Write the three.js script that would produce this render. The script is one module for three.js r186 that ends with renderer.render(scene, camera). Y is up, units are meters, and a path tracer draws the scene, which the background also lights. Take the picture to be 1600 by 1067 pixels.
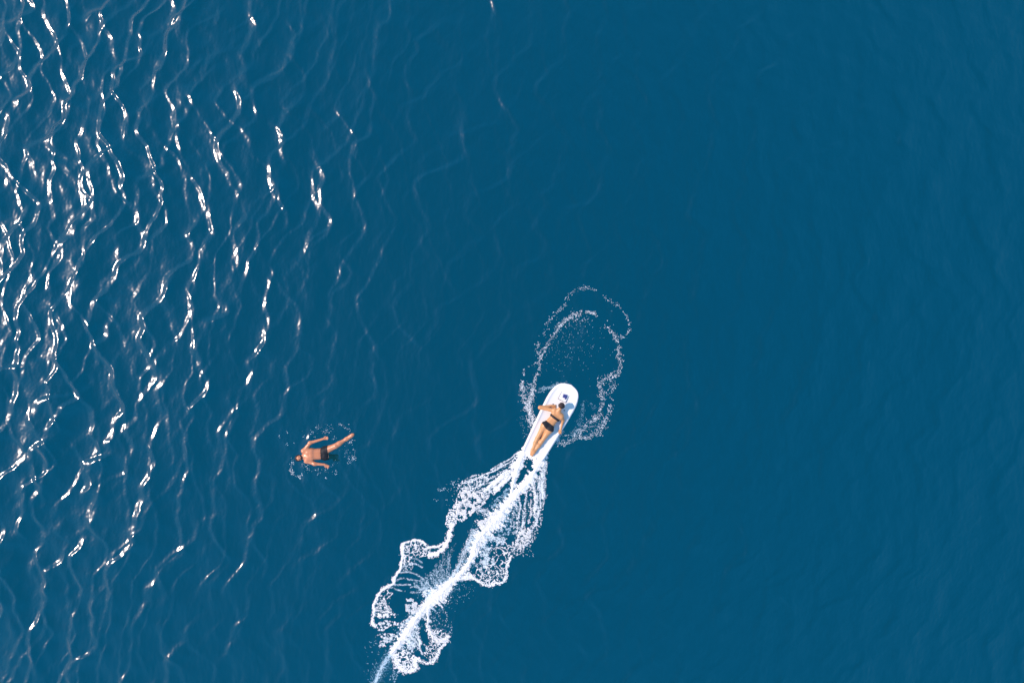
import * as THREE from 'three';
import { mergeGeometries, mergeVertices } from 'three/addons/utils/BufferGeometryUtils.js';
import { MarchingCubes } from 'three/addons/objects/MarchingCubes.js';
import { RoundedBoxGeometry } from 'three/addons/geometries/RoundedBoxGeometry.js';

// ---------------------------------------------------------------- camera, sky, sun, exposure
const scene = new THREE.Scene();
const EYE = 27.8;                                   // metres above the water, looking straight down
const camera = new THREE.PerspectiveCamera(42, 1600 / 1067, 0.1, 20000);
camera.position.set(0, EYE, 0);
camera.up.set(0, 0, -1);
camera.lookAt(0, 0, 0);

const SUN = new THREE.Vector3(-Math.sin(0.81), Math.cos(0.81), -0.095).normalize();   // low sun to the left
{ // clear sky: deep blue overhead, paler towards the horizon, an aureole round the sun
  const W = 512, H = 256, d = new Float32Array(W * H * 4);
  const v = new THREE.Vector3();
  for (let j = 0; j < H; j++) for (let i = 0; i < W; i++) {
    const el = ((j + 0.5) / H - 0.5) * Math.PI, az = ((i + 0.5) / W - 0.5) * 2 * Math.PI;
    v.set(Math.cos(el) * Math.cos(az), Math.sin(el), Math.cos(el) * Math.sin(az));
    const t = 1 - Math.max(0, v.y);
    const a = Math.acos(Math.min(1, v.dot(SUN))), glow = 0.9 * Math.exp(-a / 0.22) + 0.25 * Math.exp(-a / 0.6);
    const o = (j * W + i) * 4;
    d[o] = 0.01 + 1.35 * t * t + glow * 0.4; d[o + 1] = 0.05 + 0.74 * (1 - Math.exp(-2.8 * t)) + 0.35 * t * t + glow * 0.55; d[o + 2] = 0.12 + 1.02 * (1 - Math.exp(-6.5 * t)) + glow * 0.65; d[o + 3] = 1;
  }
  const sky = new THREE.DataTexture(d, W, H, THREE.RGBAFormat, THREE.FloatType);
  sky.mapping = THREE.EquirectangularReflectionMapping; sky.magFilter = THREE.LinearFilter; sky.needsUpdate = true;
  scene.background = sky; scene.environment = sky;
}
scene.backgroundIntensity = 1.0; scene.environmentIntensity = 1.0;
const sun = new THREE.DirectionalLight(new THREE.Color().setRGB(1, 0.78, 0.65), 4.9);
sun.position.copy(SUN).multiplyScalar(60); sun.castShadow = true; sun.shadow.radius = 1;
sun.shadow.mapSize.set(4096, 4096);
Object.assign(sun.shadow.camera, { left: -22, right: 22, top: 22, bottom: -22, near: 1, far: 140 });
scene.add(sun, sun.target);
const renderer = new THREE.WebGLRenderer();
renderer.toneMapping = THREE.LinearToneMapping;
renderer.toneMappingExposure = 1.0;
renderer.shadowMap.enabled = true;

// ---------------------------------------------------------------- helpers
function rng(seed) { let a = seed >>> 0; return () => { a = (a + 0x6D2B79F5) | 0; let t = Math.imul(a ^ (a >>> 15), 1 | a); t = (t + Math.imul(t ^ (t >>> 7), 61 | t)) ^ t; return ((t ^ (t >>> 14)) >>> 0) / 4294967296; }; }
function gaussOf(r) { return () => Math.sqrt(-2 * Math.log(1 - r() * 0.999999)) * Math.cos(6.2831853 * r()); }
const lerp = (a, b, t) => a + (b - a) * t, clamp = (x, a, b) => Math.min(b, Math.max(a, x));
const smooth = (a, b, x) => { const t = clamp((x - a) / (b - a), 0, 1); return t * t * (3 - 2 * t); };
function tag(o, label, category, kind, group) { o.userData.label = label; o.userData.category = category; if (kind) o.userData.kind = kind; if (group) o.userData.group = group; o.traverse((m) => { if (m.isMesh) { m.castShadow = m.receiveShadow = true; } }); return o; }
const linear = (r, g, b) => new THREE.Color().setRGB(r, g, b);

const PERM = new Uint8Array(512); { const r = rng(1234), p = [...Array(256).keys()]; for (let i = 255; i > 0; i--) { const j = Math.floor(r() * (i + 1)); [p[i], p[j]] = [p[j], p[i]]; } for (let i = 0; i < 512; i++) PERM[i] = p[i & 255]; }
const GX = [], GY = []; for (let i = 0; i < 16; i++) { GX.push(Math.cos(i * 0.3926991 + 0.2)); GY.push(Math.sin(i * 0.3926991 + 0.2)); }
function noise(x, y) {                                  // gradient noise, about -0.7 to 0.7
  const X = Math.floor(x), Y = Math.floor(y), fx = x - X, fy = y - Y, u = fx * fx * fx * (fx * (fx * 6 - 15) + 10), v = fy * fy * fy * (fy * (fy * 6 - 15) + 10);
  const g = (i, j, dx, dy) => { const h = PERM[PERM[(X + i) & 255] + ((Y + j) & 255)] & 15; return GX[h] * dx + GY[h] * dy; };
  return lerp(lerp(g(0, 0, fx, fy), g(1, 0, fx - 1, fy), u), lerp(g(0, 1, fx, fy - 1), g(1, 1, fx - 1, fy - 1), u), v);
}

// ---------------------------------------------------------------- the sea
// wind waves from the right: crests run up the picture, steep faces look left
const WAVES = [];
{
  const r = rng(77), g = gaussOf(r);
  const add = (n, l0, l1, steep, spread, base) => {
    for (let i = 0; i < n; i++) {
      const l = l0 * Math.pow(l1 / l0, (i + r()) / n), a = base + g() * spread, k = 2 * Math.PI / l;
      WAVES.push({ l, k, kx: -k * Math.cos(a), kz: -k * Math.sin(a), ux: -Math.cos(a), uz: -Math.sin(a), a: steep * (0.6 + 0.8 * r()) / k, p: r() * 6.2831853 });
    }
  };
  add(6, 2.6, 6.0, 0.013, 0.35, 0.16);
  add(14, 0.9, 2.4, 0.016, 0.5, 0.16);
  add(24, 0.28, 0.9, 0.0125, 0.9, 0.16);
}
const CHOP = 1.0, LEAN = 0.2;
const TRAINS = [[1.35, 0.17, 0.050, 0.22, 3.1], [0.83, 0.02, 0.023, 0.15, 47.7], [1.75, 0.36, 0.037, 0.22, 81.3]];   // spacing, turn, height, width of the steep face, seed
function crests(x, z) {                                 // long winding crests: a short steep face to the left, a long slack back to the right
  let h = 0;
  for (const [L, turn, height, face, s] of TRAINS) {
    const c = Math.cos(turn), n = Math.sin(turn), u = x * c + z * n, v = z * c - x * n;
    const warp = (q) => q + 1.7 * noise(v / 3.4 + s, q / 6 + s) + 0.72 * noise(v / 1.25 - s, q / 3.4 + 2 * s) + 0.15 * noise(v / 0.42 + s, q / 2.2 - s), w = warp(u), A = height / Math.max(0.9, (warp(u + 0.06) - w) / 0.06);
    const ph = w / L, t = ph - Math.floor(ph), id = Math.floor(ph);
    const m = 0.70 + 1.0 * noise(v / 2.3 + id * 7.31, id * 3.7 + s) + 0.75 * noise(v / 0.6 - id * 2.9, id * 1.3 + s);
    const m2 = 0.70 + 1.0 * noise(v / 2.3 + (id + 1) * 7.31, (id + 1) * 3.7 + s) + 0.75 * noise(v / 0.6 - (id + 1) * 2.9, (id + 1) * 1.3 + s);
    const f = face / L, q = 1 - f;
    if (t < q) { const k = 1 - t / q; h += A * clamp(m, 0, 0.95) * k * k * (0.75 + 0.25 * k); }
    else { const k = (t - q) / f; h += A * clamp(m2, 0, 0.95) * k * k * (2.5 - 1.5 * k); }
  }
  return h;
}
function waveAt(x, z, cell, out) {
  let dx = 0, dy = 0, dz = 0;
  const breeze = lerp(0.46, 1.55, smooth(-2.5, -17.5, x + 0.25 * z + 2.2 * noise(x / 7 + 3, z / 7)));     // the wind reaches the left part of the water; the rest lies slack
  for (const w of WAVES) {
    if (w.l < 3 * cell) continue;
    const ph = w.kx * x + w.kz * z + w.p, s = Math.sin(ph), c = Math.cos(ph);
    dy += w.a * c; dx -= CHOP * w.a * s * w.ux; dz -= CHOP * w.a * s * w.uz;
  }
  const hc = cell < 0.3 ? crests(x, z) * smooth(0.3, 0.06, cell) : 0;
  out[0] = x + (dx - LEAN * (dy + hc)) * breeze; out[1] = (dy + hc - 0.03) * breeze; out[2] = z + dz * breeze;
}
function seaHeight(x, z) {           // height of the surface over a point
  const o = [0, 0, 0]; let px = x, pz = z;
  for (let i = 0; i < 3; i++) { waveAt(px, pz, 0.03, o); px += x - o[0]; pz += z - o[2]; }
  return o[1];
}
{
  const axis = (lo, hi, step, mid, step2) => {         // fine in view, then growing cells to the horizon
    const a = []; for (let t = lo; t < mid; t += step) a.push(t); for (let t = mid; t < hi; t += step2) a.push(t);
    let s = step, t = lo; while (t > -9000) { s *= 1.22; t -= s; a.unshift(t); }
    s = step2; t = a[a.length - 1]; while (t < 9000) { s *= 1.22; t += s; a.push(t); }
    return a;
  };
  const xs = axis(-17.5, 17.5, 0.030, 0, 0.05), zs = axis(-12, 12, 0.034, 0, 0.034);
  const nx = xs.length, nz = zs.length, pos = new Float32Array(nx * nz * 3), uv = new Float32Array(nx * nz * 2), idx = new Uint32Array((nx - 1) * (nz - 1) * 6), o = [0, 0, 0];
  let q = 0;
  for (let j = 0; j < nz; j++) for (let i = 0; i < nx; i++) {
    const cell = Math.max(i ? xs[i] - xs[i - 1] : 999, j ? zs[j] - zs[j - 1] : 999);
    waveAt(xs[i], zs[j], cell, o);
    const p = j * nx + i; pos.set(o, p * 3); uv[p * 2] = o[0]; uv[p * 2 + 1] = -o[2];
    if (i && j) { const a = p - nx - 1, b = p - nx, c = p - 1; idx[q++] = a; idx[q++] = c; idx[q++] = b; idx[q++] = b; idx[q++] = c; idx[q++] = p; }
  }
  const g = new THREE.BufferGeometry();
  g.setAttribute('position', new THREE.BufferAttribute(pos, 3)); g.setAttribute('uv', new THREE.BufferAttribute(uv, 2)); g.setIndex(new THREE.BufferAttribute(idx, 1));
  g.computeVertexNormals();
  console.log('sea triangles', idx.length / 3);
  // fine ripples: a tileable sum of short waves
  const N = 1024, T = 3.2, h = new Uint8Array(N * N * 4), hf = new Float32Array(N * N), r = rng(5), gg = gaussOf(r), ws = [];
  for (let i = 0; i < 70; i++) { const n = 11 + Math.floor(r() * 22), a = 0.15 + gg() * 0.8, cx = Math.round(-n * Math.cos(a)), cy = Math.round(n * Math.sin(a)); ws.push([cx, cy, r() * 6.283, 1 / Math.hypot(cx, cy)]); }
  for (const [cx, cy, p, am] of ws) for (let j = 0; j < N; j++) for (let i = 0; i < N; i++) hf[j * N + i] += am * Math.cos(6.2831853 * (cx * i + cy * j) / N + p);
  let mx = 0; for (const v of hf) mx = Math.max(mx, Math.abs(v));
  for (let i = 0; i < N * N; i++) { const v = Math.round(127.5 + 127.5 * hf[i] / mx); h[i * 4] = h[i * 4 + 1] = h[i * 4 + 2] = v; h[i * 4 + 3] = 255; }
  const tex = new THREE.DataTexture(h, N, N); tex.wrapS = tex.wrapT = THREE.RepeatWrapping; tex.magFilter = THREE.LinearFilter; tex.repeat.set(1 / T, 1 / T); tex.needsUpdate = true;
  const sea = new THREE.Mesh(g, new THREE.MeshPhysicalMaterial({ color: linear(0.05, 0.62, 0.80), roughness: 0.155, metalness: 0, ior: 1.5, transmission: 1, thickness: 0, bumpMap: tex, bumpScale: 0.0065 }));
  sea.name = 'sea'; tag(sea, 'deep blue sea surface with short wind waves and sun glitter', 'sea', 'structure'); scene.add(sea);
  const bed = new THREE.Mesh(new THREE.PlaneGeometry(18000, 18000).rotateX(-Math.PI / 2), new THREE.MeshStandardMaterial({ color: linear(0.0, 0.140, 0.152), roughness: 1 }));
  bed.position.y = -60; bed.name = 'sea_bed'; tag(bed, 'dim blue depths far below the sea surface', 'sea bed', 'structure'); scene.add(bed);
}
// ---------------------------------------------------------------- the motor board
const X = (px) => (px - 800) * 0.02, Z = (py) => (py - 533.5) * 0.02;      // survey units of 2 cm, from the spot under the camera
const DECK = 0.13;
{
  const board = new THREE.Group(); board.name = 'motor_board'; board.position.set(X(858.5), 0, Z(662.25)); board.rotation.y = -0.495; scene.add(board);
  const white = new THREE.MeshPhysicalMaterial({ color: linear(0.78, 0.765, 0.755), roughness: 0.32, clearcoat: 0.3, clearcoatRoughness: 0.25 });
  const W = [[0, 0.02], [1, 5], [2.5, 10], [5, 14.6], [8, 17.4], [12, 19.8], [18, 22], [25, 23.4], [35, 23.9], [55, 23.2], [80, 21.6], [110, 19.8], [122, 19], [126, 17.5]];
  const half = (s) => { for (let i = 1; i < W.length; i++) if (s <= W[i][0]) { const t = (s - W[i - 1][0]) / (W[i][0] - W[i - 1][0]); return lerp(W[i - 1][1], W[i][1], t) * 0.02; } return 0.35; };
  const section = [[0, 0], [0.3, 0.0], [0.55, 0.0], [0.72, 0.0], [0.78, 0.007], [0.82, 0.017], [0.87, 0.023], [0.92, 0.021], [0.965, 0.006], [0.99, -0.03], [1, -0.08], [0.985, -0.13], [0.93, -0.19], [0.8, -0.24], [0.5, -0.27], [0, -0.28]];
  const ring = [...section, ...section.slice(1, -1).reverse().map(([x, y]) => [-x, y])], st = [];
  for (let s = 0; s < 126; s += s < 12 ? 0.8 : 3) st.push(s); st.push(126);
  const pos = [], idx = [], n = ring.length, lift = (s) => 0.10 * Math.pow(1 - smooth(0, 45, s), 2);
  st.forEach((s) => { const w = half(s), rec = smooth(4, 20, s), thin = Math.min(1, w / 0.22); for (const [x, y] of ring) pos.push(x * w, DECK + lift(s) + (y > 0 ? (0.023 + (y - 0.023) * rec) : y * thin + (Math.abs(x) < 0.78 ? 0.023 * (1 - rec) : 0)), (s - 70) * 0.02); });
  for (let i = 0; i + 1 < st.length; i++) for (let j = 0; j < n; j++) { const a = i * n + j, b = i * n + (j + 1) % n, c = a + n, d = b + n; idx.push(a, c, b, b, c, d); }
  const tail = pos.length / 3; pos.push(0, DECK - 0.12, 56 * 0.02); for (let j = 0; j < n; j++) idx.push(tail, (st.length - 1) * n + (j + 1) % n, (st.length - 1) * n + j);
  const g = new THREE.BufferGeometry(); g.setAttribute('position', new THREE.Float32BufferAttribute(pos, 3)); g.setIndex(idx); g.computeVertexNormals();
  const add = (name, geo, mat, parent, x, y, z, ry = 0) => { const m = new THREE.Mesh(geo, mat); m.name = name; m.position.set(x, y, z); m.rotation.y = ry; parent.add(m); return m; };
  add('hull', g, white, board, 0, 0, 0);
  // hatch lid in the deck with its dark seam and blue handle, as [across, along] from the nose
  const seam = new THREE.MeshStandardMaterial({ color: linear(0.10, 0.11, 0.13), roughness: 0.7 }), lid = new THREE.MeshPhysicalMaterial({ color: linear(0.78, 0.78, 0.78), roughness: 0.28, clearcoat: 0.4 }), blue = new THREE.MeshStandardMaterial({ color: linear(0.035, 0.05, 0.20), roughness: 0.45 });
  const hz = (20 - 70) * 0.02, hx = -0.015, hy = DECK + lift(20);
  const tilt = (m) => { m.rotation.x = 0.06; return m; };
  const hatch = tilt(add('hatch', new RoundedBoxGeometry(0.25, 0.03, 0.34, 2, 0.012), lid, board, hx, hy + 0.006, hz));
  add('seam', new RoundedBoxGeometry(0.275, 0.022, 0.365, 2, 0.008), seam, hatch, 0, -0.002, 0);
  const handle = add('handle', new RoundedBoxGeometry(0.135, 0.035, 0.11, 3, 0.014), blue, hatch, 0.02, 0.024, 0.0, 0.25);
  add('grip', new RoundedBoxGeometry(0.05, 0.02, 0.05, 2, 0.008), blue, handle, 0.035, -0.008, 0.07);
  for (const s of [-1, 1]) add('strap_anchor', new THREE.CylinderGeometry(0.016, 0.02, 0.02, 14), seam, board, s * 0.2, DECK + 0.008 + lift(40), (40 - 70) * 0.02);
  add('jet_nozzle', new THREE.CylinderGeometry(0.06, 0.075, 0.16, 18).rotateX(Math.PI / 2), seam, board, 0, -0.16, 1.0);
  tag(board, 'white rounded motor board under the person, with hatch and blue handle', 'board');
}
// ---------------------------------------------------------------- people
const V = (px, y, py) => [X(px), y, Z(py)];
function sdf(bones, k) {                                 // tapered limbs joined by a smooth minimum
  const B = bones.map(([a, b, ra, rb]) => { const d = [b[0] - a[0], b[1] - a[1], b[2] - a[2]]; return [a[0], a[1], a[2], d[0], d[1], d[2], 1 / (d[0] * d[0] + d[1] * d[1] + d[2] * d[2] + 1e-9), ra, rb]; });
  return (x, y, z) => {
    let r = 9;
    for (const b of B) {
      const px = x - b[0], py = y - b[1], pz = z - b[2], t = clamp((px * b[3] + py * b[4] + pz * b[5]) * b[6], 0, 1), ex = px - t * b[3], ey = py - t * b[4], ez = pz - t * b[5];
      const d = Math.sqrt(ex * ex + ey * ey + ez * ez) - (b[7] + (b[8] - b[7]) * t), h = Math.max(k - Math.abs(r - d), 0) / k;
      r = Math.min(r, d) - h * h * k * 0.25;
    }
    return r;
  };
}
function meshOf(fn, lo, hi, cell) {
  const size = Math.max(hi[0] - lo[0], hi[1] - lo[1], hi[2] - lo[2]) + 4 * cell, res = Math.min(190, Math.ceil(size / cell)), half = size / 2, c = [0, 1, 2].map((i) => (lo[i] + hi[i]) / 2);
  const mc = new MarchingCubes(res, new THREE.MeshStandardMaterial(), false, false, 160000), at = (i) => (i - res / 2) / (res / 2) * half;
  mc.isolation = 0; mc.field.fill(-1);
  for (let k = 0; k < res; k++) { const z = at(k) + c[2]; if (z < lo[2] - 2 * cell || z > hi[2] + 2 * cell) continue;
    for (let j = 0; j < res; j++) { const y = at(j) + c[1]; if (y < lo[1] - 2 * cell || y > hi[1] + 2 * cell) continue;
      for (let i = 0; i < res; i++) { const x = at(i) + c[0]; if (x < lo[0] - 2 * cell || x > hi[0] + 2 * cell) continue; mc.field[i + j * res + k * res * res] = -fn(x, y, z); } } }
  mc.update();
  const n = mc.count, p = new Float32Array(n * 3); for (let i = 0; i < n * 3; i += 3) for (let a = 0; a < 3; a++) p[i + a] = mc.positionArray[i + a] * half + c[a];
  let vol = 0; for (let i = 0; i < n * 3; i += 9) vol += p[i] * (p[i + 4] * p[i + 8] - p[i + 5] * p[i + 7]) - p[i + 1] * (p[i + 3] * p[i + 8] - p[i + 5] * p[i + 6]) + p[i + 2] * (p[i + 3] * p[i + 7] - p[i + 4] * p[i + 6]);
  if (vol < 0) for (let i = 0; i < n * 3; i += 9) for (let a = 0; a < 3; a++) { const t = p[i + 3 + a]; p[i + 3 + a] = p[i + 6 + a]; p[i + 6 + a] = t; }
  let g = new THREE.BufferGeometry(); g.setAttribute('position', new THREE.BufferAttribute(p, 3)); g = mergeVertices(g, 1e-4); g.computeVertexNormals();
  return g;
}
function boundsOf(bones) { const lo = [9, 9, 9], hi = [-99, -99, -99]; lo.fill(99); for (const [a, b, ra, rb] of bones) for (let i = 0; i < 3; i++) { lo[i] = Math.min(lo[i], a[i] - ra, b[i] - rb); hi[i] = Math.max(hi[i], a[i] + ra, b[i] + rb); } return [lo, hi]; }
const mix3 = (a, b, t) => [0, 1, 2].map((i) => lerp(a[i], b[i], t)), addv = (a, b, s = 1) => [0, 1, 2].map((i) => a[i] + b[i] * s);
// palm and five bent fingers; "out" points along the hand, "side" to the thumb, "curl" to the palm
function handBones(wrist, out, side, curl, bend) {
  const at = (o, s, c) => addv(addv(addv(wrist, out, o), side, s), curl, c), B = [[wrist, at(0.03, 0, 0), 0.024, 0.026]];
  for (const s of [-0.028, -0.01, 0.01, 0.028]) B.push([at(0.015, s * 0.6, 0), at(0.085, s, 0), 0.017, 0.014]);
  [[-0.031, 0.055], [-0.011, 0.070], [0.010, 0.076], [0.030, 0.066]].forEach(([s, l]) => { const a = at(0.088, s, 0), m = at(0.088 + l * 0.5, s * 1.22, l * 0.5 * bend * 0.5), e = at(0.088 + l * (1 - 0.2 * bend), s * 1.35, l * bend * 0.8); B.push([a, m, 0.0105, 0.0095], [m, e, 0.0095, 0.008]); });
  B.push([at(0.02, 0.022, 0.004), at(0.055, 0.052, 0.012), 0.014, 0.012], [at(0.055, 0.052, 0.012), at(0.085, 0.062, 0.02), 0.011, 0.009]);
  return B;
}
// head: "up" runs to the crown, "face" to the nose, "side" to one ear
function headBones(c, up, face, side) {
  const at = (u, f, s) => addv(addv(addv(c, up, u), face, f), side, s), B = [];
  B.push([at(0.03, -0.03, 0), at(0.02, 0.02, 0), 0.083, 0.076], [at(-0.02, 0.03, 0), at(-0.075, 0.055, 0), 0.062, 0.036]);   // skull, jaw
  for (const s of [-1, 1]) B.push([at(-0.035, 0.03, 0.035 * s), at(-0.07, 0.05, 0.016 * s), 0.042, 0.03], [at(0.012, -0.005, 0.078 * s), at(-0.022, -0.002, 0.076 * s), 0.013, 0.010], [at(0.018, 0.083, 0.012 * s), at(0.016, 0.076, 0.044 * s), 0.011, 0.012], [at(-0.016, 0.068, 0.034 * s), at(-0.03, 0.06, 0.04 * s), 0.016, 0.014]);   // cheeks, ears, brow
  B.push([at(0.005, 0.09, 0), at(-0.028, 0.108, 0), 0.010, 0.014], [at(-0.058, 0.085, -0.016), at(-0.058, 0.085, 0.016), 0.009, 0.009], [at(-0.068, 0.08, -0.012), at(-0.068, 0.08, 0.012), 0.010, 0.010], [at(-0.095, 0.066, 0), at(-0.09, 0.062, 0), 0.02, 0.022]);   // nose, lips, chin
  return { B, at };
}
function person(base, label) {
  const p = new THREE.Group(); p.name = 'person' + (person.n ? '_00' + person.n : ''); person.n = (person.n || 0) + 1; p.position.set(...base); scene.add(p);
  p.userData.label = label;
  return { p, put(name, geos, mat, parent = p) { const g = mergeGeometries(geos.map((x) => { const y = x.index ? x : mergeVertices(x); for (const k of Object.keys(y.attributes)) if (k !== 'position' && k !== 'normal') y.deleteAttribute(k); return y; })); g.translate(-base[0], -base[1], -base[2]); const m = new THREE.Mesh(g, mat); m.name = name; parent.add(m); return m; } };
}
const unit = (v) => { const l = Math.hypot(...v); return v.map((x) => x / l); }, cross = (a, b) => [a[1] * b[2] - a[2] * b[1], a[2] * b[0] - a[0] * b[2], a[0] * b[1] - a[1] * b[0]];
const cloth = new THREE.MeshPhysicalMaterial({ color: linear(0.006, 0.006, 0.010), roughness: 0.7 });
const cube = (c, r) => [c.map((v) => v - r), c.map((v) => v + r)];
{ // lying face down on the board, head up, one arm folded, the other trailing
  const D = DECK, skin = new THREE.MeshPhysicalMaterial({ color: linear(0.58, 0.275, 0.115), roughness: 0.42, sheen: 0.15 }), hairM = new THREE.MeshPhysicalMaterial({ color: linear(0.022, 0.011, 0.012), roughness: 0.5 });
  const { p, put } = person([X(857), D, Z(664)], 'x');
  const neck = V(872.5, D + 0.18, 640.5), chest = V(869.5, D + 0.125, 647.5), waist = V(861.5, D + 0.105, 657), pelvis = V(855.5, D + 0.12, 665.5), head = V(876.3, D + 0.245, 633);
  const e = unit([-0.606, 0, 0.795]), sd = [0.795, 0, 0.606];
  const off = (c, a, b, h = 0) => [c[0] + e[0] * a + sd[0] * b, c[1] + h, c[2] + e[2] * a + sd[2] * b];
  const shL = off(chest, -0.055, -0.165, 0.02), shR = off(chest, -0.02, 0.165, 0.02), elL = V(843.5, D + 0.07, 636), wrL = V(861, D + 0.045, 633.2), elR = V(879, D + 0.06, 656), wrR = V(876, D + 0.05, 670);
  const hipL = off(pelvis, 0.06, -0.105, -0.01), hipR = off(pelvis, 0.06, 0.10, -0.01), knL = V(838.8, D + 0.062, 685), anL = V(831.3, D + 0.06, 703), toL = V(829, D + 0.035, 709), knR = V(845.5, D + 0.062, 689.5), anR = V(834.5, D + 0.06, 705), toR = V(831.5, D + 0.035, 711);
  const torso = [[off(chest, -0.06, -0.10, 0.0), off(chest, -0.06, 0.10, 0.0), 0.085, 0.085], [off(chest, 0.06, -0.07), off(chest, 0.06, 0.07), 0.092, 0.092], [off(chest, 0.1, -0.05), off(waist, 0.02, -0.045), 0.09, 0.076], [off(chest, 0.1, 0.05), off(waist, 0.02, 0.045), 0.09, 0.076], [off(waist, 0, -0.05), off(pelvis, 0, -0.075), 0.076, 0.10], [off(waist, 0, 0.05), off(pelvis, 0, 0.075), 0.076, 0.10], [off(pelvis, 0.03, -0.1, 0.012), off(pelvis, 0.06, -0.095, 0.012), 0.108, 0.102], [off(pelvis, 0.03, 0.1, 0.012), off(pelvis, 0.06, 0.095, 0.012), 0.108, 0.102]];
  const legs = [[hipL, knL, 0.098, 0.054], [knL, mix3(knL, anL, 0.35), 0.053, 0.054], [mix3(knL, anL, 0.35), anL, 0.054, 0.034], [anL, toL, 0.036, 0.024], [hipR, knR, 0.098, 0.054], [knR, mix3(knR, anR, 0.35), 0.053, 0.054], [mix3(knR, anR, 0.35), anR, 0.054, 0.034], [anR, toR, 0.036, 0.024]];
  const arms = [[shL, elL, 0.060, 0.050], [elL, wrL, 0.048, 0.032], [shR, elR, 0.054, 0.040], [elR, wrR, 0.040, 0.026], [off(chest, -0.09, -0.06, 0.025), off(chest, -0.1, -0.14, 0.02), 0.05, 0.056], [off(chest, -0.08, 0.06, 0.025), off(chest, -0.06, 0.14, 0.02), 0.05, 0.056]];
  const bones = [...torso, ...legs, ...arms, [off(chest, -0.08, 0, 0.03), neck, 0.065, 0.05], [neck, head, 0.05, 0.055]];
  const body = sdf(bones, 0.065), trunk = sdf([...torso, ...legs], 0.065), [lo, hi] = boundsOf(bones);
  const up = unit([head[0] - neck[0], 0.06, head[2] - neck[2]]), face = unit([up[0] * 0.5, -0.9, up[2] * 0.5]), side = unit(cross(up, face)), fc = unit(cross(side, up));
  const H = headBones(head, up, fc, side), hd = sdf(H.B, 0.018);
  const outL = unit([0.9, -0.05, 0.15]), outR = unit([-0.25, -0.12, 0.95]);
  const hL = handBones(wrL, outL, unit(cross(outL, [0, 1, 0])), [0, -1, 0], 0.3), hR = handBones(wrR, outR, unit(cross(outR, [0, 1, 0])), [0, -1, 0], 0.35);
  put('body', [meshOf(body, lo, hi, 0.011), meshOf(hd, ...cube(head, 0.15), 0.0045), meshOf(sdf(hL, 0.012), ...boundsOf(hL), 0.0032), meshOf(sdf(hR, 0.012), ...boundsOf(hR), 0.0032)], skin);
  const along = (x, z) => (x - chest[0]) * e[0] + (z - chest[2]) * e[2], across = (x, z) => (x - chest[0]) * sd[0] + (z - chest[2]) * sd[2];
  put('hair', [meshOf((x, y, z) => { const u = (x - head[0]) * up[0] + (y - head[1]) * up[1] + (z - head[2]) * up[2], f = (x - head[0]) * fc[0] + (y - head[1]) * fc[1] + (z - head[2]) * fc[2]; const n = 0.003 * Math.sin(x * 260 + Math.sin(z * 90) * 2) ; return Math.max(Math.min(hd(x, y, z) - 0.014 - n, Math.hypot(u + 0.005, f + 0.105, 0) + 0 * n > 9 ? 9 : Math.hypot((x - H.at(0.04, -0.1, 0)[0]), (y - H.at(0.04, -0.1, 0)[1]), (z - H.at(0.04, -0.1, 0)[2])) - 0.052 - n), f - 0.035, -u - 0.075); }, ...cube(head, 0.17), 0.0055)], hairM);
  put('bikini_top', [meshOf((x, y, z) => { const a = along(x, z), b = across(x, z); return Math.max(trunk(x, y, z) - 0.009, Math.abs(a - 0.105) - 0.036); }, ...cube(off(chest, 0.1, 0), 0.24), 0.006)], cloth);
  put('bikini_bottom', [meshOf((x, y, z) => { const a = along(x, z), b = Math.abs(across(x, z) - 0.03); return Math.max(trunk(x, y, z) - 0.009, 0.335 - a, a - (0.535 - 0.30 * Math.max(0, b - 0.04))); }, ...cube(off(pelvis, 0, 0), 0.28), 0.006)], cloth);
  tag(p, 'person in black bikini lying face down on the white board', 'person');
}
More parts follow.
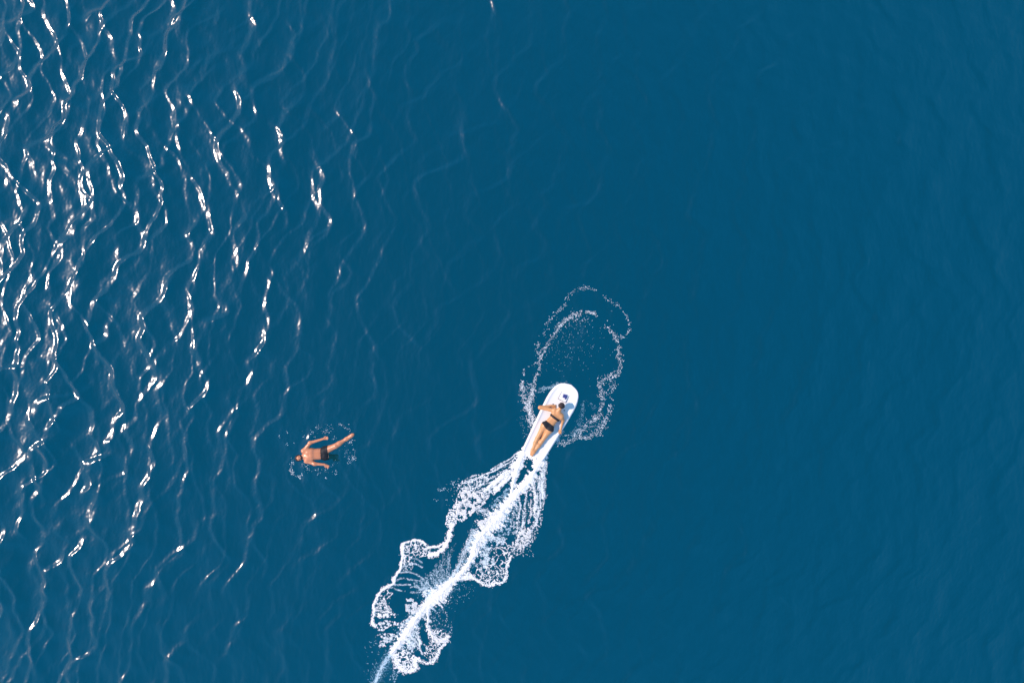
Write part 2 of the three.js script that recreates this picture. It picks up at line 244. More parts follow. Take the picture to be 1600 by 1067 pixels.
{ // floating on the water: chest up, both arms out along the body, one leg stretched out, the other sunk
  const h0 = 0.02, skin = new THREE.MeshPhysicalMaterial({ color: linear(0.58, 0.225, 0.11), roughness: 0.35, clearcoat: 0.25, clearcoatRoughness: 0.25 }), hairM = new THREE.MeshPhysicalMaterial({ color: linear(0.03, 0.012, 0.010), roughness: 0.5 });
  const { p, put } = person([X(490), 0, Z(709)], 'x');
  const chest = V(484, h0, 710), belly = V(495, h0 - 0.02, 709.5), pelvis = V(505.5, h0 - 0.03, 709), neck = V(475.5, h0 + 0.02, 713), head = V(467.3, h0 + 0.05, 715.2);
  const e = unit([pelvis[0] - chest[0], 0, pelvis[2] - chest[2]]), sd = [-e[2], 0, e[0]];
  const off = (c, a, b, h = 0) => [c[0] + e[0] * a + sd[0] * b, c[1] + h, c[2] + e[2] * a + sd[2] * b];
  const shU = V(474.5, h0 + 0.04, 704.5), shD = V(479, h0 + 0.02, 720), elU = V(485, h0 + 0.07, 691.5), wrU = V(506, h0 + 0.08, 685.2), elD = V(492, h0 + 0.06, 724.3), wrD = V(508, h0 + 0.065, 725.3);
  const hipU = off(pelvis, 0.05, -0.10, -0.01), hipD = off(pelvis, 0.05, 0.10, -0.03), knU = V(525, h0 + 0.07, 696.3), anU = V(541.5, h0 + 0.06, 685.5), toU = V(552.5, h0 + 0.085, 678.3), knD = V(522, -0.30, 715), anD = V(516, -0.62, 722), toD = V(522, -0.72, 724);
  const torso = [[off(chest, -0.06, -0.13, 0.01), off(chest, -0.06, 0.13, 0.01), 0.095, 0.095], [off(chest, 0.06, -0.085), off(chest, 0.06, 0.085), 0.112, 0.112], [off(chest, 0.08, -0.06), off(belly, 0.03, -0.06), 0.108, 0.098], [off(chest, 0.08, 0.06), off(belly, 0.03, 0.06), 0.108, 0.098], [off(belly, 0, -0.06), off(pelvis, 0, -0.075), 0.098, 0.105], [off(belly, 0, 0.06), off(pelvis, 0, 0.075), 0.098, 0.105], [off(chest, -0.02, -0.075, 0.045), off(chest, 0.03, -0.07, 0.045), 0.08, 0.075], [off(chest, -0.02, 0.075, 0.045), off(chest, 0.03, 0.07, 0.045), 0.08, 0.075]];
  const legs = [[hipU, knU, 0.125, 0.075], [knU, mix3(knU, anU, 0.35), 0.07, 0.066], [mix3(knU, anU, 0.35), anU, 0.066, 0.044], [anU, toU, 0.046, 0.036], [addv(anU, [0.03, -0.02, 0.0]), mix3(anU, toU, 0.8), 0.04, 0.046], [hipD, knD, 0.10, 0.06], [knD, mix3(knD, anD, 0.35), 0.058, 0.06], [mix3(knD, anD, 0.35), anD, 0.06, 0.038], [anD, toD, 0.04, 0.03]];
  const arms = [[shU, elU, 0.062, 0.048], [elU, wrU, 0.048, 0.033], [shD, elD, 0.062, 0.048], [elD, wrD, 0.048, 0.033], [off(chest, -0.09, -0.08, 0.03), shU, 0.07, 0.065], [off(chest, -0.09, 0.08, 0.02), shD, 0.07, 0.065]];
  const bones = [...torso, ...legs, ...arms, [off(chest, -0.08, 0, 0.02), neck, 0.075, 0.062], [neck, head, 0.062, 0.06]];
  const body = sdf(bones, 0.065), trunk = sdf([...torso, ...legs], 0.065), [lo, hi] = boundsOf(bones);
  const up = unit([head[0] - neck[0], 0.05, head[2] - neck[2]]), side = unit(cross(up, [0, 1, 0])), fc = unit(cross(side, up));
  const H = headBones(head, up, fc, side), hd = sdf(H.B, 0.018);
  const outU = unit([0.95, 0.0, -0.2]), outD = unit([0.8, -0.02, 0.55]);
  const hU = handBones(wrU, outU, unit(cross([0, 1, 0], outU)), [0, 1, 0], 0.45), hD = handBones(wrD, outD, unit(cross(outD, [0, 1, 0])), [0, 1, 0], 0.3);
  put('body', [meshOf(body, lo, hi, 0.011), meshOf(hd, ...cube(head, 0.15), 0.0045), meshOf(sdf(hU, 0.012), ...boundsOf(hU), 0.0032), meshOf(sdf(hD, 0.012), ...boundsOf(hD), 0.0032)], skin);
  const rel = (x, y, z, a) => (x - head[0]) * a[0] + (y - head[1]) * a[1] + (z - head[2]) * a[2];
  put('hair', [meshOf((x, y, z) => { const u = rel(x, y, z, up), f = rel(x, y, z, fc); return Math.max(hd(x, y, z) - 0.011 - 0.003 * Math.sin(x * 240 + z * 60), f - 0.03 - 0.9 * Math.max(0, u - 0.02), -u - 0.05); }, ...cube(head, 0.16), 0.0055)], hairM);
  put('beard', [meshOf((x, y, z) => { const u = rel(x, y, z, up), f = rel(x, y, z, fc); return Math.max(hd(x, y, z) - 0.010 - 0.002 * Math.sin(x * 300 + z * 260), u + 0.048, Math.abs(f - 0.03) - 0.075); }, ...cube(head, 0.17), 0.0055)], hairM);
  const along = (x, z) => (x - pelvis[0]) * e[0] + (z - pelvis[2]) * e[2];
  put('swim_shorts', [meshOf((x, y, z) => { const a = along(x, z); return Math.max(trunk(x, y, z) - 0.012 - 0.004 * noise(x * 16, z * 16), -0.085 - a, a - 0.135); }, ...cube(off(pelvis, 0.04, 0), 0.32), 0.0065)], cloth);
  tag(p, 'person in black swim shorts floating in open water with arms out', 'person');
}
// ---------------------------------------------------------------- foam
const foamShape = new THREE.IcosahedronGeometry(1, 1);
const foamMaterial = new THREE.MeshStandardMaterial({ color: linear(1, 1, 1), roughness: 0.75 });
class Foam {
  constructor(seed, keep = 1, scale = 1) { this.keep = keep; this.scale = scale; this.r = rng(seed); this.g = gaussOf(this.r); this.d = []; }
  // one bubble clump; tint 0 is dry white froth, 1 is froth lying a little under water
  dot(px, py, size, tint = 0, lift = 0) { if (this.r() < this.keep) this.d.push(px, py, size * this.scale, tint, lift); }
  strand(points, n, w0, w1, s0, s1, { tint = 0, rag = 0, lift = 0, gap = 0 } = {}) {
    const c = new THREE.CatmullRomCurve3(points.map(([x, y]) => new THREE.Vector3(x, y, 0)), false, 'centripetal'), p = new THREE.Vector3(), t = new THREE.Vector3(), seed = this.r() * 99;
    for (let i = 0; i < n; i++) {
      const u = this.r(); c.getPoint(u, p); c.getTangent(u, t);
      if (gap && noise(u * points.length * 1.3 + seed, seed) < gap - 0.5 + 0.3 * (this.r() - 0.5)) continue;
      const w = lerp(w0, w1, u) * (1 + rag * 1.6 * noise(u * points.length * 1.7 + seed, 3.3)), o = this.g() * w * 0.5 + rag * w * noise(u * points.length * 2.3, seed);
      this.dot(p.x - t.y * o, p.y + t.x * o, lerp(s0, s1, this.r() * this.r()), typeof tint === 'function' ? tint(u) : tint, lift * this.r());
    }
  }
  spine(list, per, s0, s1, opts = {}) {             // [x, y, width] along a thick ribbon
    for (let k = 0; k + 1 < list.length; k++) {
      const [x0, y0, w0] = list[k], [x1, y1, w1] = list[k + 1], L = Math.hypot(x1 - x0, y1 - y0), n = Math.round(L * (w0 + w1) / 2 * per);
      for (let i = 0; i < n; i++) {
        const u = this.r(), w = lerp(w0, w1, u) * (0.8 + 1.2 * noise((x0 + u * (x1 - x0)) / 4.3, (y0 + u * (y1 - y0)) / 4.3)), o = clamp(this.g() * 0.42, -1.3, 1.3) * w, tx = (x1 - x0) / L, ty = (y1 - y0) / L;
        this.dot(lerp(x0, x1, u) - ty * o, lerp(y0, y1, u) + tx * o, 1.15 * lerp(s0, s1, this.r() ** 2), opts.tint || 0, (opts.lift || 0) * this.r() * Math.max(0, 1 - Math.abs(o) / w));
      }
    }
  }
  inside(poly, x, y) { let c = false; for (let i = 0, j = poly.length - 1; i < poly.length; j = i++) { const [a, b] = poly[i], [e, f] = poly[j]; if ((b > y) !== (f > y) && x < (e - a) * (y - b) / (f - b) + a) c = !c; } return c; }
  each(poly, n, fn) {
    let x0 = 1e9, x1 = -1e9, y0 = 1e9, y1 = -1e9; for (const [x, y] of poly) { x0 = Math.min(x0, x); x1 = Math.max(x1, x); y0 = Math.min(y0, y); y1 = Math.max(y1, y); }
    for (let i = 0; i < n; i++) { const x = lerp(x0, x1, this.r()) , y = lerp(y0, y1, this.r()); if (this.inside(poly, x + 3 * noise(x / 4, y / 4), y + 3 * noise(x / 4 + 9, y / 4 - 9))) fn(x, y); }
  }
  lace(poly, n, cell, thick, s0, s1, tint = 0) {       // froth drawn out into a net of bubbles
    const h = (i, j, k) => { const v = Math.sin(i * 127.1 + j * 311.7 + k * 74.7) * 43758.5453; return v - Math.floor(v); };
    this.each(poly, n, (x, y) => {
      const wx = x + cell * 0.8 * noise(x / cell, y / cell), wy = y + cell * 0.8 * noise(x / cell + 31, y / cell + 17), cx = Math.floor(wx / cell), cy = Math.floor(wy / cell); let a = 9, b = 9;
      for (let i = -1; i < 2; i++) for (let j = -1; j < 2; j++) { const d = Math.hypot(cx + i + h(cx + i, cy + j, 1) - wx / cell, cy + j + h(cx + i, cy + j, 2) - wy / cell); if (d < a) { b = a; a = d; } else if (d < b) b = d; }
      if (b - a < thick * (0.6 + 1.3 * (noise(x / 7 + 50, y / 7) + 0.3)) * (0.3 + 0.7 * this.r())) this.dot(x, y, lerp(s0, s1, this.r() ** 2), tint);
    });
  }
  cloud(poly, n, scale, level, s0, s1, tint = 0, lift = 0) {   // froth in flakes
    this.each(poly, n, (x, y) => { const v = noise(x / scale, y / scale) + 0.5 * noise(x / scale * 2.1 + 7, y / scale * 2.1) + 0.35 * noise(x / scale * 4.7, y / scale * 4.7 + 9); if (v > level + 0.35 * (this.r() - 0.5)) this.dot(x, y, lerp(s0, s1, this.r() ** 2), tint, lift * this.r()); });
  }
  fan(from, to, streaks, per, s0, s1, { tint = 0, bow = 0, near = 1, width = 0.7, spread = 0.05, wob = 3 } = {}) {   // drawn-out streaks between two curves
    const A = new THREE.CatmullRomCurve3(from.map(([x, y]) => new THREE.Vector3(x, y, 0))), B = new THREE.CatmullRomCurve3(to.map(([x, y]) => new THREE.Vector3(x, y, 0))), a = new THREE.Vector3(), b = new THREE.Vector3();
    for (let k = 0; k < streaks; k++) {
      const t = clamp((k + this.r()) / streaks, 0, 1), t2 = clamp(t + spread * this.g(), 0, 1); A.getPoint(t, a); B.getPoint(t2, b);
      const reach = 0.55 + 0.45 * this.r(), n = per * (0.4 + 1.2 * this.r()), sd = this.r() * 99, bw = bow * (0.6 + 0.8 * this.r()), nx = -(b.y - a.y), ny = b.x - a.x, L = Math.hypot(nx, ny);
      for (let i = 0; i < n; i++) {
        const u = this.r() ** near * reach, o = bw * Math.sin(u * Math.PI) + (wob * noise(u * 4 + sd, sd) + this.g() * width) / L;
        if (noise(u * 9 + sd, sd * 2) < -0.22 + 0.25 * (this.r() - 0.5)) continue;
        this.dot(lerp(a.x, b.x, u) + nx * o, lerp(a.y, b.y, u) + ny * o, lerp(s0, s1, this.r() ** 2), tint);
      }
    }
  }
  build(name, label, category) {
    const n = this.d.length / 5, m = new THREE.InstancedMesh(foamShape, foamMaterial, n), M = new THREE.Matrix4(), q = new THREE.Quaternion(), p = new THREE.Vector3(), s = new THREE.Vector3(), up = new THREE.Vector3(0, 1, 0), c = new THREE.Color();
    for (let i = 0; i < n; i++) {
      const [px, py, size, tint, lift] = this.d.slice(i * 5, i * 5 + 5), x = X(px), z = Z(py), r = size * 0.02, w = this.r();
      p.set(x, seaHeight(x, z) + r * 0.15 + lift * 0.02, z); q.setFromAxisAngle(up, this.r() * 6.283); s.set(r * (0.75 + 0.5 * this.r()), r * 0.62, r * (0.75 + 0.5 * w));
      m.setMatrixAt(i, M.compose(p, q, s)); const k = 0.9 + 0.1 * this.r();
      m.setColorAt(i, c.setRGB(lerp(0.86, 0.10, tint) * k, lerp(0.85, 0.44, tint) * k, lerp(0.84, 0.64, tint) * k));
    }
    console.log(name, n);
    m.name = name; scene.add(m); return tag(m, label, category, 'stuff');
  }
}
{ // the wake behind the board
  const f = new Foam(11, 0.85, 0.66);
  // wash from the tail: two prongs that join into one white ridge
  f.spine([[822, 699, 5], [816, 711, 9], [810, 727, 8], [805, 742, 6], [802, 756, 4], [799, 772, 2]], 8, 0.7, 1.7, { lift: 2.2 });
  f.spine([[850, 704, 6], [844, 719, 9], [836, 736, 10], [825, 753, 8], [812, 767, 9]], 8, 0.7, 1.7, { lift: 2.2 });
  f.spine([[822, 706, 6], [829, 712, 6], [838, 715, 6]], 6, 0.7, 1.6, { lift: 3 });
  
  f.spine([[811, 766, 12], [803, 775, 10], [795, 786, 10], [786, 797, 11], [778, 810, 15], [768, 820, 19], [760, 828, 15], [751, 838, 11], [745, 847, 10], [743, 856, 9], [741, 865, 7], [737, 873, 6], [730, 884, 5.5], [722, 895, 5.5], [714, 903, 6], [706, 909, 8], [698, 917, 11], [690, 926, 14], [683, 935, 15], [674, 941, 12], [665, 948, 9], [657, 957, 8], [650, 967, 9], [643, 977, 8], [636, 988, 9], [628, 999, 9], [618, 1013, 8], [611, 1021, 7]], 4.6, 0.6, 1.7, { lift: 2.2 });
  f.spine([[611, 1021, 6], [604, 1030, 5], [598, 1040, 5], [592, 1052, 5], [586, 1067, 6], [578, 1088, 7], [566, 1116, 7]], 1.6, 0.5, 1.1, { tint: 0.45 });
  f.strand([[612, 1020], [603, 1032], [595, 1047], [586, 1067], [572, 1100]], 900, 9, 14, 0.4, 0.9, { tint: 0.75 });
  // soft milky edge of the ridge, froth just under the surface
  f.spine([[806, 772, 14], [795, 787, 24], [770, 820, 40], [748, 843, 30], [740, 866, 20], [722, 895, 18], [700, 916, 28], [683, 935, 36], [660, 952, 26], [640, 980, 24], [618, 1012, 22]], 0.2, 0.45, 0.9, { tint: 0.7 });
  f.strand([[742, 828], [735, 843], [728, 856], [723, 870], [716, 884], [709, 897], [703, 908]], 1300, 7, 3, 0.5, 1.0, { tint: 0.25, rag: 0.5 });
  for (let i = 0; i < 150; i++) {                      // ragged wisps off both sides of the ridge
    const P = [[803, 775], [786, 797], [768, 820], [751, 838], [743, 856], [737, 873], [714, 903], [690, 926], [674, 941], [657, 957], [643, 977], [628, 999], [614, 1017]], k = Math.floor(f.r() * 12), u = f.r(), x = lerp(P[k][0], P[k + 1][0], u), y = lerp(P[k][1], P[k + 1][1], u), side = f.r() < 0.5 ? -1 : 1, l = (5 + 13 * f.r() ** 2) * (k > 3 && k < 6 ? 0.5 : 1), a = Math.atan2(P[k + 1][1] - P[k][1], P[k + 1][0] - P[k][0]) + side * (0.5 + 0.9 * f.r());
    f.strand([[x, y], [x + Math.cos(a) * l * 0.5, y + Math.sin(a) * l * 0.5], [x + Math.cos(a + 0.3 * side) * l, y + Math.sin(a + 0.3 * side) * l]], 20 + l * 5, 4.5, 1.5, 0.4, 1.0, { tint: 0.15 + 0.4 * f.r(), rag: 0.4 });
  }
  // left wing: spray sheet off the board's side
  f.fan([[814, 702], [808, 714], [804, 728], [800, 744]], [[736, 744], [722, 758], [722, 772], [748, 792]], 12, 260, 0.4, 1.0, { tint: 0.12, bow: -0.05, near: 0.8, width: 0.55, spread: 0.03, wob: 4 });
  f.fan([[806, 722], [802, 734], [799, 746]], [[742, 776], [750, 784], [757, 792]], 6, 480, 0.6, 1.2, { near: 0.8, width: 1.0, spread: 0.06 });
  f.cloud([[736, 742], [722, 752], [712, 764], [720, 770], [745, 766], [768, 748], [760, 740]], 5200, 4, 0.12, 0.5, 1.0, 0.1);
  f.cloud([[722, 764], [735, 766], [752, 768], [764, 776], [756, 788], [742, 799], [735, 806], [727, 812], [721, 816], [713, 812], [713, 798], [717, 782]], 9000, 7, -0.04, 0.6, 1.3, 0, 2);
  f.cloud([[748, 766], [766, 758], [780, 756], [770, 772], [756, 786]], 2200, 5, 0.0, 0.5, 1.1, 0.1);
  f.lace([[718, 768], [711, 786], [704, 795], [697, 806], [696, 820], [703, 828], [713, 816], [717, 800]], 3600, 4.2, 0.42, 0.7, 1.2);
  f.strand([[720, 768], [708, 754], [696, 763], [687, 766], [682, 774], [679, 786], [686, 797]], 170, 4, 4, 0.5, 1.0, { tint: 0.5, gap: 0.5 });
  f.cloud([[720, 745], [690, 760], [700, 800], [716, 775]], 500, 3, 0.25, 0.4, 0.9, 0.35);
  f.strand([[707, 818], [704, 828], [701, 838], [698, 849], [692, 857], [684, 864], [676, 868], [668, 867]], 1700, 4.5, 3, 0.7, 1.3, { rag: 0.6 });
  f.strand([[697, 848], [689, 851], [682, 855], [675, 855], [670, 856], [664, 850], [658, 846], [649, 844], [641, 846], [630, 849]], 800, 1.9, 2, 0.7, 1.2, { rag: 0.5, gap: 0.12 });
  f.strand([[630, 849], [627, 856], [629, 864], [628, 873], [626, 882], [625, 890], [621, 896], [615, 904], [616, 910], [608, 915], [598, 921], [591, 929], [587, 938], [583, 946], [584, 955], [582, 966], [581, 975], [588, 979]], 2300, 2.2, 2.6, 0.7, 1.25, { rag: 0.6 });
  f.lace([[628, 850], [649, 845], [660, 849], [670, 857], [676, 869], [660, 870], [646, 869], [640, 876], [632, 884], [627, 870]], 5200, 5.5, 0.26, 0.6, 1.1);
  f.lace([[626, 884], [640, 878], [652, 872], [644, 892], [630, 896]], 900, 6, 0.2, 0.5, 1.0, 0.15);
  for (const [p, n] of [[[[630, 886], [640, 882], [650, 882], [660, 887]], 200], [[[625, 895], [637, 894], [650, 898], [660, 904], [667, 912]], 260], [[[618, 906], [630, 904], [645, 907], [664, 908]], 170], [[[614, 914], [628, 914], [642, 914]], 150], [[[610, 917], [622, 922], [634, 925]], 110], [[[640, 872], [652, 874], [660, 880]], 90], [[[640, 918], [652, 918], [664, 922]], 110], [[[640, 926], [652, 926], [664, 925]], 90]]) f.strand(p, n, 1.6, 1.6, 0.45, 0.8, { tint: 0.4, gap: 0.2 });
  f.fan([[671, 930], [680, 924], [692, 915], [706, 905]], [[642, 908], [662, 892], [688, 868], [716, 842]], 60, 62, 0.35, 0.75, { tint: 0.45, bow: -0.10, near: 1.4, width: 0.7, spread: 0.03 });
  f.lace([[588, 938], [605, 921], [613, 928], [609, 938], [606, 946], [613, 953], [620, 961], [604, 963], [589, 963], [585, 955]], 2200, 5, 0.24, 0.6, 1.1);
  f.cloud([[590, 940], [606, 944], [614, 956], [600, 963], [586, 962]], 1200, 5, 0.12, 0.6, 1.2);
  f.cloud([[586, 961], [600, 958], [614, 959], [622, 964], [610, 966], [590, 966]], 700, 5, 0.05, 0.6, 1.2);
  f.cloud([[588, 981], [592, 972], [605, 969], [625, 974], [640, 964], [643, 970], [628, 983], [612, 977], [598, 986], [590, 986]], 3000, 5, 0.02, 0.6, 1.2, 0.06);
  f.cloud([[588, 992], [610, 989], [625, 995], [634, 999], [616, 999], [596, 998]], 1100, 5, 0.02, 0.6, 1.1, 0.12);
  f.cloud([[591, 1011], [594, 1002], [608, 996], [618, 999], [606, 1004], [603, 1011]], 900, 5, -0.05, 0.6, 1.1, 0.12);
  f.cloud([[620, 975], [640, 966], [640, 985], [628, 996], [618, 992]], 900, 6, 0.15, 0.4, 0.9, 0.5);
  f.cloud([[634, 936], [643, 935], [652, 944], [662, 950], [656, 957], [643, 958], [634, 953]], 2300, 7, -0.1, 0.6, 1.3, 0.08, 2);
  f.cloud([[640, 955], [652, 952], [658, 962], [648, 972], [638, 968]], 1000, 5, 0, 0.5, 1.1, 0.2);
  f.cloud([[660, 918], [673, 924], [678, 934], [667, 940], [660, 932]], 1300, 5, -0.08, 0.5, 1.2, 0.15);
  // lower right lobes
  f.spine([[668, 950, 10], [669, 968, 6], [667, 979, 5], [674, 990, 6], [682, 1000, 8], [690, 1003, 9], [702, 993, 4]], 1.7, 0.6, 1.4, { lift: 2 });
  f.strand([[651, 980], [653, 995], [656, 1004], [655, 1011], [660, 1023]], 420, 3.4, 1.2, 0.5, 1.0, { tint: 0.12 });
  f.fan([[646, 985], [640, 994], [634, 1000]], [[668, 1014], [658, 1022], [644, 1022]], 14, 90, 0.45, 0.9, { tint: 0.2, near: 1.2, width: 0.7 });
  f.strand([[702, 993], [697, 1004], [688, 1013], [684, 1020], [682, 1028], [675, 1035], [667, 1037], [657, 1033], [652, 1028]], 850, 2.2, 3.6, 0.6, 1.2, { rag: 0.6 });
  f.strand([[652, 1028], [647, 1034], [650, 1041], [644, 1048], [633, 1048], [624, 1044], [618, 1034], [616, 1025], [612, 1020]], 1700, 4, 5, 0.6, 1.3, { rag: 0.6 });
  f.lace([[617, 1022], [632, 1016], [646, 1024], [652, 1031], [646, 1047], [630, 1048], [619, 1040]], 3400, 6.5, 0.30, 0.6, 1.2);
  f.cloud([[632, 1005], [642, 1002], [646, 1020], [638, 1028], [630, 1018]], 1000, 5, 0.05, 0.5, 1.1, 0.2);
  f.lace([[668, 983], [690, 984], [702, 992], [692, 1012], [684, 1018], [682, 1030], [672, 1033], [662, 1024], [670, 1005]], 3600, 5, 0.30, 0.5, 1.1);
  f.cloud([[672, 960], [694, 950], [708, 975], [706, 996], [690, 990], [674, 986]], 1500, 4, 0.22, 0.35, 0.8, 0.4);
  f.cloud([[696, 922], [720, 906], [748, 918], [736, 938], [704, 946], [692, 956]], 1100, 4, 0.24, 0.3, 0.7, 0.55);
  f.fan([[616, 1046], [624, 1050]], [[606, 1066], [616, 1068]], 4, 50, 0.4, 0.7, { tint: 0.6 });
  f.cloud([[570, 1010], [590, 985], [596, 1020], [580, 1060], [568, 1066]], 900, 5, 0.30, 0.35, 0.8, 0.65);
  // right wing
  f.fan([[848, 728], [842, 742], [834, 752], [822, 764], [808, 778]], [[848, 792], [840, 818], [828, 836], [812, 842], [800, 836]], 10, 290, 0.4, 1.05, { tint: 0.12, bow: -0.07, near: 0.8, width: 0.9, spread: 0.02, wob: 5 });
  f.strand([[853, 720], [849, 740], [847, 758], [848, 780]], 1100, 3.5, 6, 0.45, 1.0, { tint: 0.15, rag: 0.4 });
  f.fan([[836, 748], [826, 760]], [[838, 806], [824, 822]], 3, 300, 0.5, 1.1, { bow: -0.06, width: 1.3, near: 0.8 });
  f.cloud([[811, 832], [823, 821], [832, 832], [830, 846], [818, 857], [804, 858], [799, 850], [808, 842]], 3600, 5, 0.0, 0.6, 1.3, 0, 2);
  f.cloud([[838, 790], [848, 798], [848, 816], [840, 832], [838, 844], [830, 854], [822, 860], [812, 867], [803, 873], [797, 868], [800, 853], [824, 830], [833, 812]], 5600, 3.5, 0.12, 0.5, 1.0, 0.06);
  f.cloud([[798, 790], [815, 785], [822, 815], [808, 838], [797, 830]], 1800, 5, 0.08, 0.45, 1.0, 0.25);
  f.cloud([[812, 866], [832, 858], [836, 872], [822, 872]], 160, 3, 0.2, 0.5, 0.9, 0.3);
  f.lace([[766, 852], [785, 845], [800, 852], [799, 870], [796, 880], [793, 896], [791, 906], [780, 913], [765, 916], [750, 913], [738, 904], [745, 890], [763, 882], [771, 866]], 9500, 9, 0.14, 0.55, 1.05);
  f.cloud([[752, 888], [772, 880], [786, 890], [786, 904], [768, 910], [750, 904]], 1500, 5, 0.16, 0.5, 1.0, 0.1);
  f.strand([[722, 903], [735, 902], [743, 905], [751, 911], [763, 915], [772, 911], [785, 910], [791, 901], [792, 886], [795, 877], [799, 868]], 1250, 3.2, 2.2, 0.6, 1.15, { rag: 0.6 });
  f.cloud([[712, 908], [732, 894], [742, 900], [735, 907]], 1300, 6, -0.3, 0.5, 1.2, 0.04);
  f.cloud([[768, 836], [792, 841], [787, 851], [773, 853], [769, 870], [756, 884], [748, 872], [750, 852], [758, 842]], 5200, 9, -0.05, 0.45, 1.1, 0.3);
  f.cloud([[750, 872], [772, 872], [776, 882], [750, 892], [742, 884]], 1600, 6, 0.05, 0.45, 1.0, 0.25);
  f.cloud([[790, 800], [800, 812], [796, 835], [778, 838], [772, 826]], 2000, 6, 0.0, 0.4, 0.9, 0.55);
  f.cloud([[798, 758], [803, 775], [790, 793], [772, 796], [764, 790], [780, 774]], 2600, 6, 0.02, 0.4, 0.9, 0.6);
  f.cloud([[774, 796], [788, 790], [780, 809], [766, 823], [754, 829], [749, 820], [743, 816], [758, 811]], 4200, 7, -0.2, 0.6, 1.4, 0.04, 2);
  f.strand([[744, 797], [755, 798], [763, 802], [771, 806]], 420, 4, 6, 0.5, 1.0, { tint: 0.2, rag: 0.5 });
  f.cloud([[738, 826], [748, 822], [746, 846], [736, 858], [726, 862], [728, 848]], 1400, 5, 0.05, 0.4, 1.0, 0.4);
  f.build('wake_foam', 'long white foam wake trailing behind the motor board', 'foam');
}
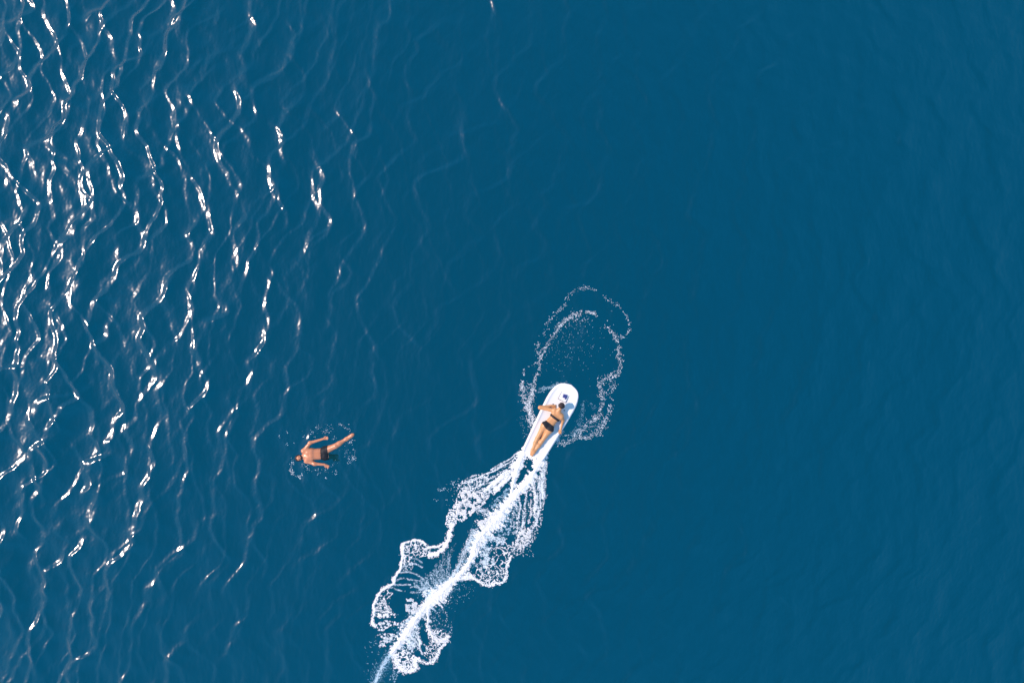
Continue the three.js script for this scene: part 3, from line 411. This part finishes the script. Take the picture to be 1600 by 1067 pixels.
{ // bubble rings ahead of and beside the board
  const f = new Foam(23, 0.72, 0.64);
  const ring = (p, n, w, t = 0.3, g = 0.3, s0 = 0.4, s1 = 1.15) => f.strand(p, n, w, w, s0, s1, { tint: t * 0.5, gap: g, rag: 0.7 });
  ring([[844, 562], [840, 548], [842, 534], [852, 518], [858, 501], [871, 488], [881, 479], [887, 464], [903, 451], [919, 449]], 330, 3.2, 0.4);
  ring([[919, 449], [933, 453], [950, 467], [971, 481], [979, 493], [984, 507], [983, 517], [974, 527], [966, 526]], 220, 2.6, 0.45);
  ring([[844, 562], [852, 543], [866, 524], [877, 508], [892, 495], [903, 490], [919, 487], [934, 493]], 620, 4, 0.12, 0.15);
  ring([[866, 514], [880, 503], [896, 500], [912, 500], [927, 501]], 150, 6, 0.4);
  ring([[943, 506], [958, 521], [966, 536], [967, 553], [970, 572], [962, 588], [953, 584]], 480, 4.5, 0.2, 0.2);
  ring([[844, 560], [843, 577], [837, 590], [833, 606], [832, 620]], 260, 3, 0.15, 0.2);
  ring([[841, 566], [826, 571], [818, 581], [820, 588]], 70, 2.5, 0.45);
  ring([[818, 594], [815, 608], [818, 622], [823, 635], [828, 650], [833, 668], [836, 680]], 700, 4.5, 0.12, 0.1);
  ring([[833, 606], [830, 622], [826, 634], [830, 648], [834, 664], [837, 682]], 620, 5, 0.08, 0.1, 0.5, 1.2);
  f.cloud([[817, 596], [834, 600], [838, 650], [836, 680], [826, 668], [819, 640]], 1700, 3.5, 0.22, 0.4, 0.9, 0.25);
  f.strand([[815, 650], [820, 668], [828, 690]], 60, 10, 10, 0.4, 0.7, { tint: 0.6 });
  ring([[953, 590], [938, 597], [941, 614], [941, 629], [934, 650], [930, 656]], 420, 5, 0.25, 0.2);
  ring([[962, 598], [956, 612], [948, 626]], 70, 6, 0.5);
  f.cloud([[930, 586], [966, 580], [962, 604], [946, 616], [936, 610]], 700, 3.5, 0.2, 0.4, 0.9, 0.3);
  ring([[953, 632], [954, 643], [946, 656], [943, 667], [932, 677], [916, 684], [898, 684], [882, 694], [868, 690]], 620, 4, 0.35, 0.2);
  ring([[932, 656], [918, 663], [906, 673], [896, 682]], 260, 5, 0.45, 0.15);
  f.cloud([[868, 684], [900, 672], [925, 664], [946, 656], [934, 676], [905, 688], [882, 697]], 1500, 3.5, 0.16, 0.4, 0.9, 0.4);
  f.strand([[911, 630], [910, 648], [903, 668], [894, 682]], 260, 4, 5, 0.35, 0.7, { tint: 0.7 });
  f.strand([[911, 624], [926, 634], [930, 640]], 50, 3, 4, 0.35, 0.7, { tint: 0.7 });
  for (const [n, cx, cy, rx, ry] of [[170, 910, 535, 50, 42], [90, 885, 520, 24, 24], [70, 870, 560, 26, 26]]) for (let i = 0; i < n; i++) f.dot(cx + rx * 0.6 * f.g(), cy + ry * 0.6 * f.g(), 0.35 + 0.4 * f.r() ** 2, 0.6);
  f.fan([[836, 616], [842, 608], [852, 606]], [[872, 597], [880, 594], [892, 594]], 12, 36, 0.35, 0.7, { tint: 0.6, bow: 0.08 });
  f.strand([[878, 672], [874, 682], [869, 689]], 160, 3, 3, 0.5, 1.0, { tint: 0.1 });
  f.build('bubble_rings', 'broken rings of white bubbles round the nose of the board', 'foam');
}
{ // drops and bubbles round the swimmer
  const f = new Foam(31, 0.6, 0.66);
  for (const [x, y, w, n, t] of [[496, 667, 3, 26, 0.2], [512, 671, 9, 34, 0.4], [531, 663, 3, 12, 0.2], [539, 667, 4, 26, 0.1], [545, 672, 3, 14, 0.1], [508, 675, 3, 14, 0.2], [486, 676, 4, 14, 0.4], [474, 682, 4, 8, 0.5], [550, 689, 3, 24, 0.1], [546, 693, 4, 18, 0.3], [552, 703, 3, 14, 0.4], [552, 716, 4, 26, 0.2], [544, 719, 4, 18, 0.3], [540, 708, 6, 24, 0.5], [536, 694, 4, 14, 0.3], [454, 735, 3.5, 46, 0.05], [457, 740, 3, 22, 0.1], [456, 724, 3, 18, 0.3], [455, 717, 2, 12, 0.2], [467, 746, 3, 26, 0.1], [471, 742, 3, 20, 0.2], [476, 726, 5, 30, 0.3], [491, 734, 2, 8, 0.2], [499, 736, 5, 18, 0.5], [510, 733, 5, 18, 0.4], [509, 747, 2, 8, 0.4], [524, 738, 4, 16, 0.4], [449, 676, 2, 8, 0.3], [437, 681, 3, 8, 0.5], [448, 694, 3, 8, 0.6], [460, 693, 2, 6, 0.5], [522, 686, 3, 10, 0.4], [492, 682, 5, 14, 0.4], [521, 726, 5, 14, 0.5], [480, 730, 8, 30, 0.4]])
    for (let i = 0; i < n; i++) f.dot(x + f.g() * w * 0.6, y + f.g() * w * 0.6, 0.3 + 0.6 * f.r() ** 2, t);
  f.strand([[454, 716], [456, 726], [455, 736], [461, 744], [470, 745]], 50, 3, 3, 0.4, 0.7, { tint: 0.4, gap: 0.2 });
  f.strand([[543, 726], [551, 720], [554, 714], [553, 700]], 60, 2, 2, 0.35, 0.7, { tint: 0.5 });
  f.build('splash_bubbles', 'scattered bubbles and drops on the water round the swimmer', 'foam');
}

renderer.render(scene, camera);
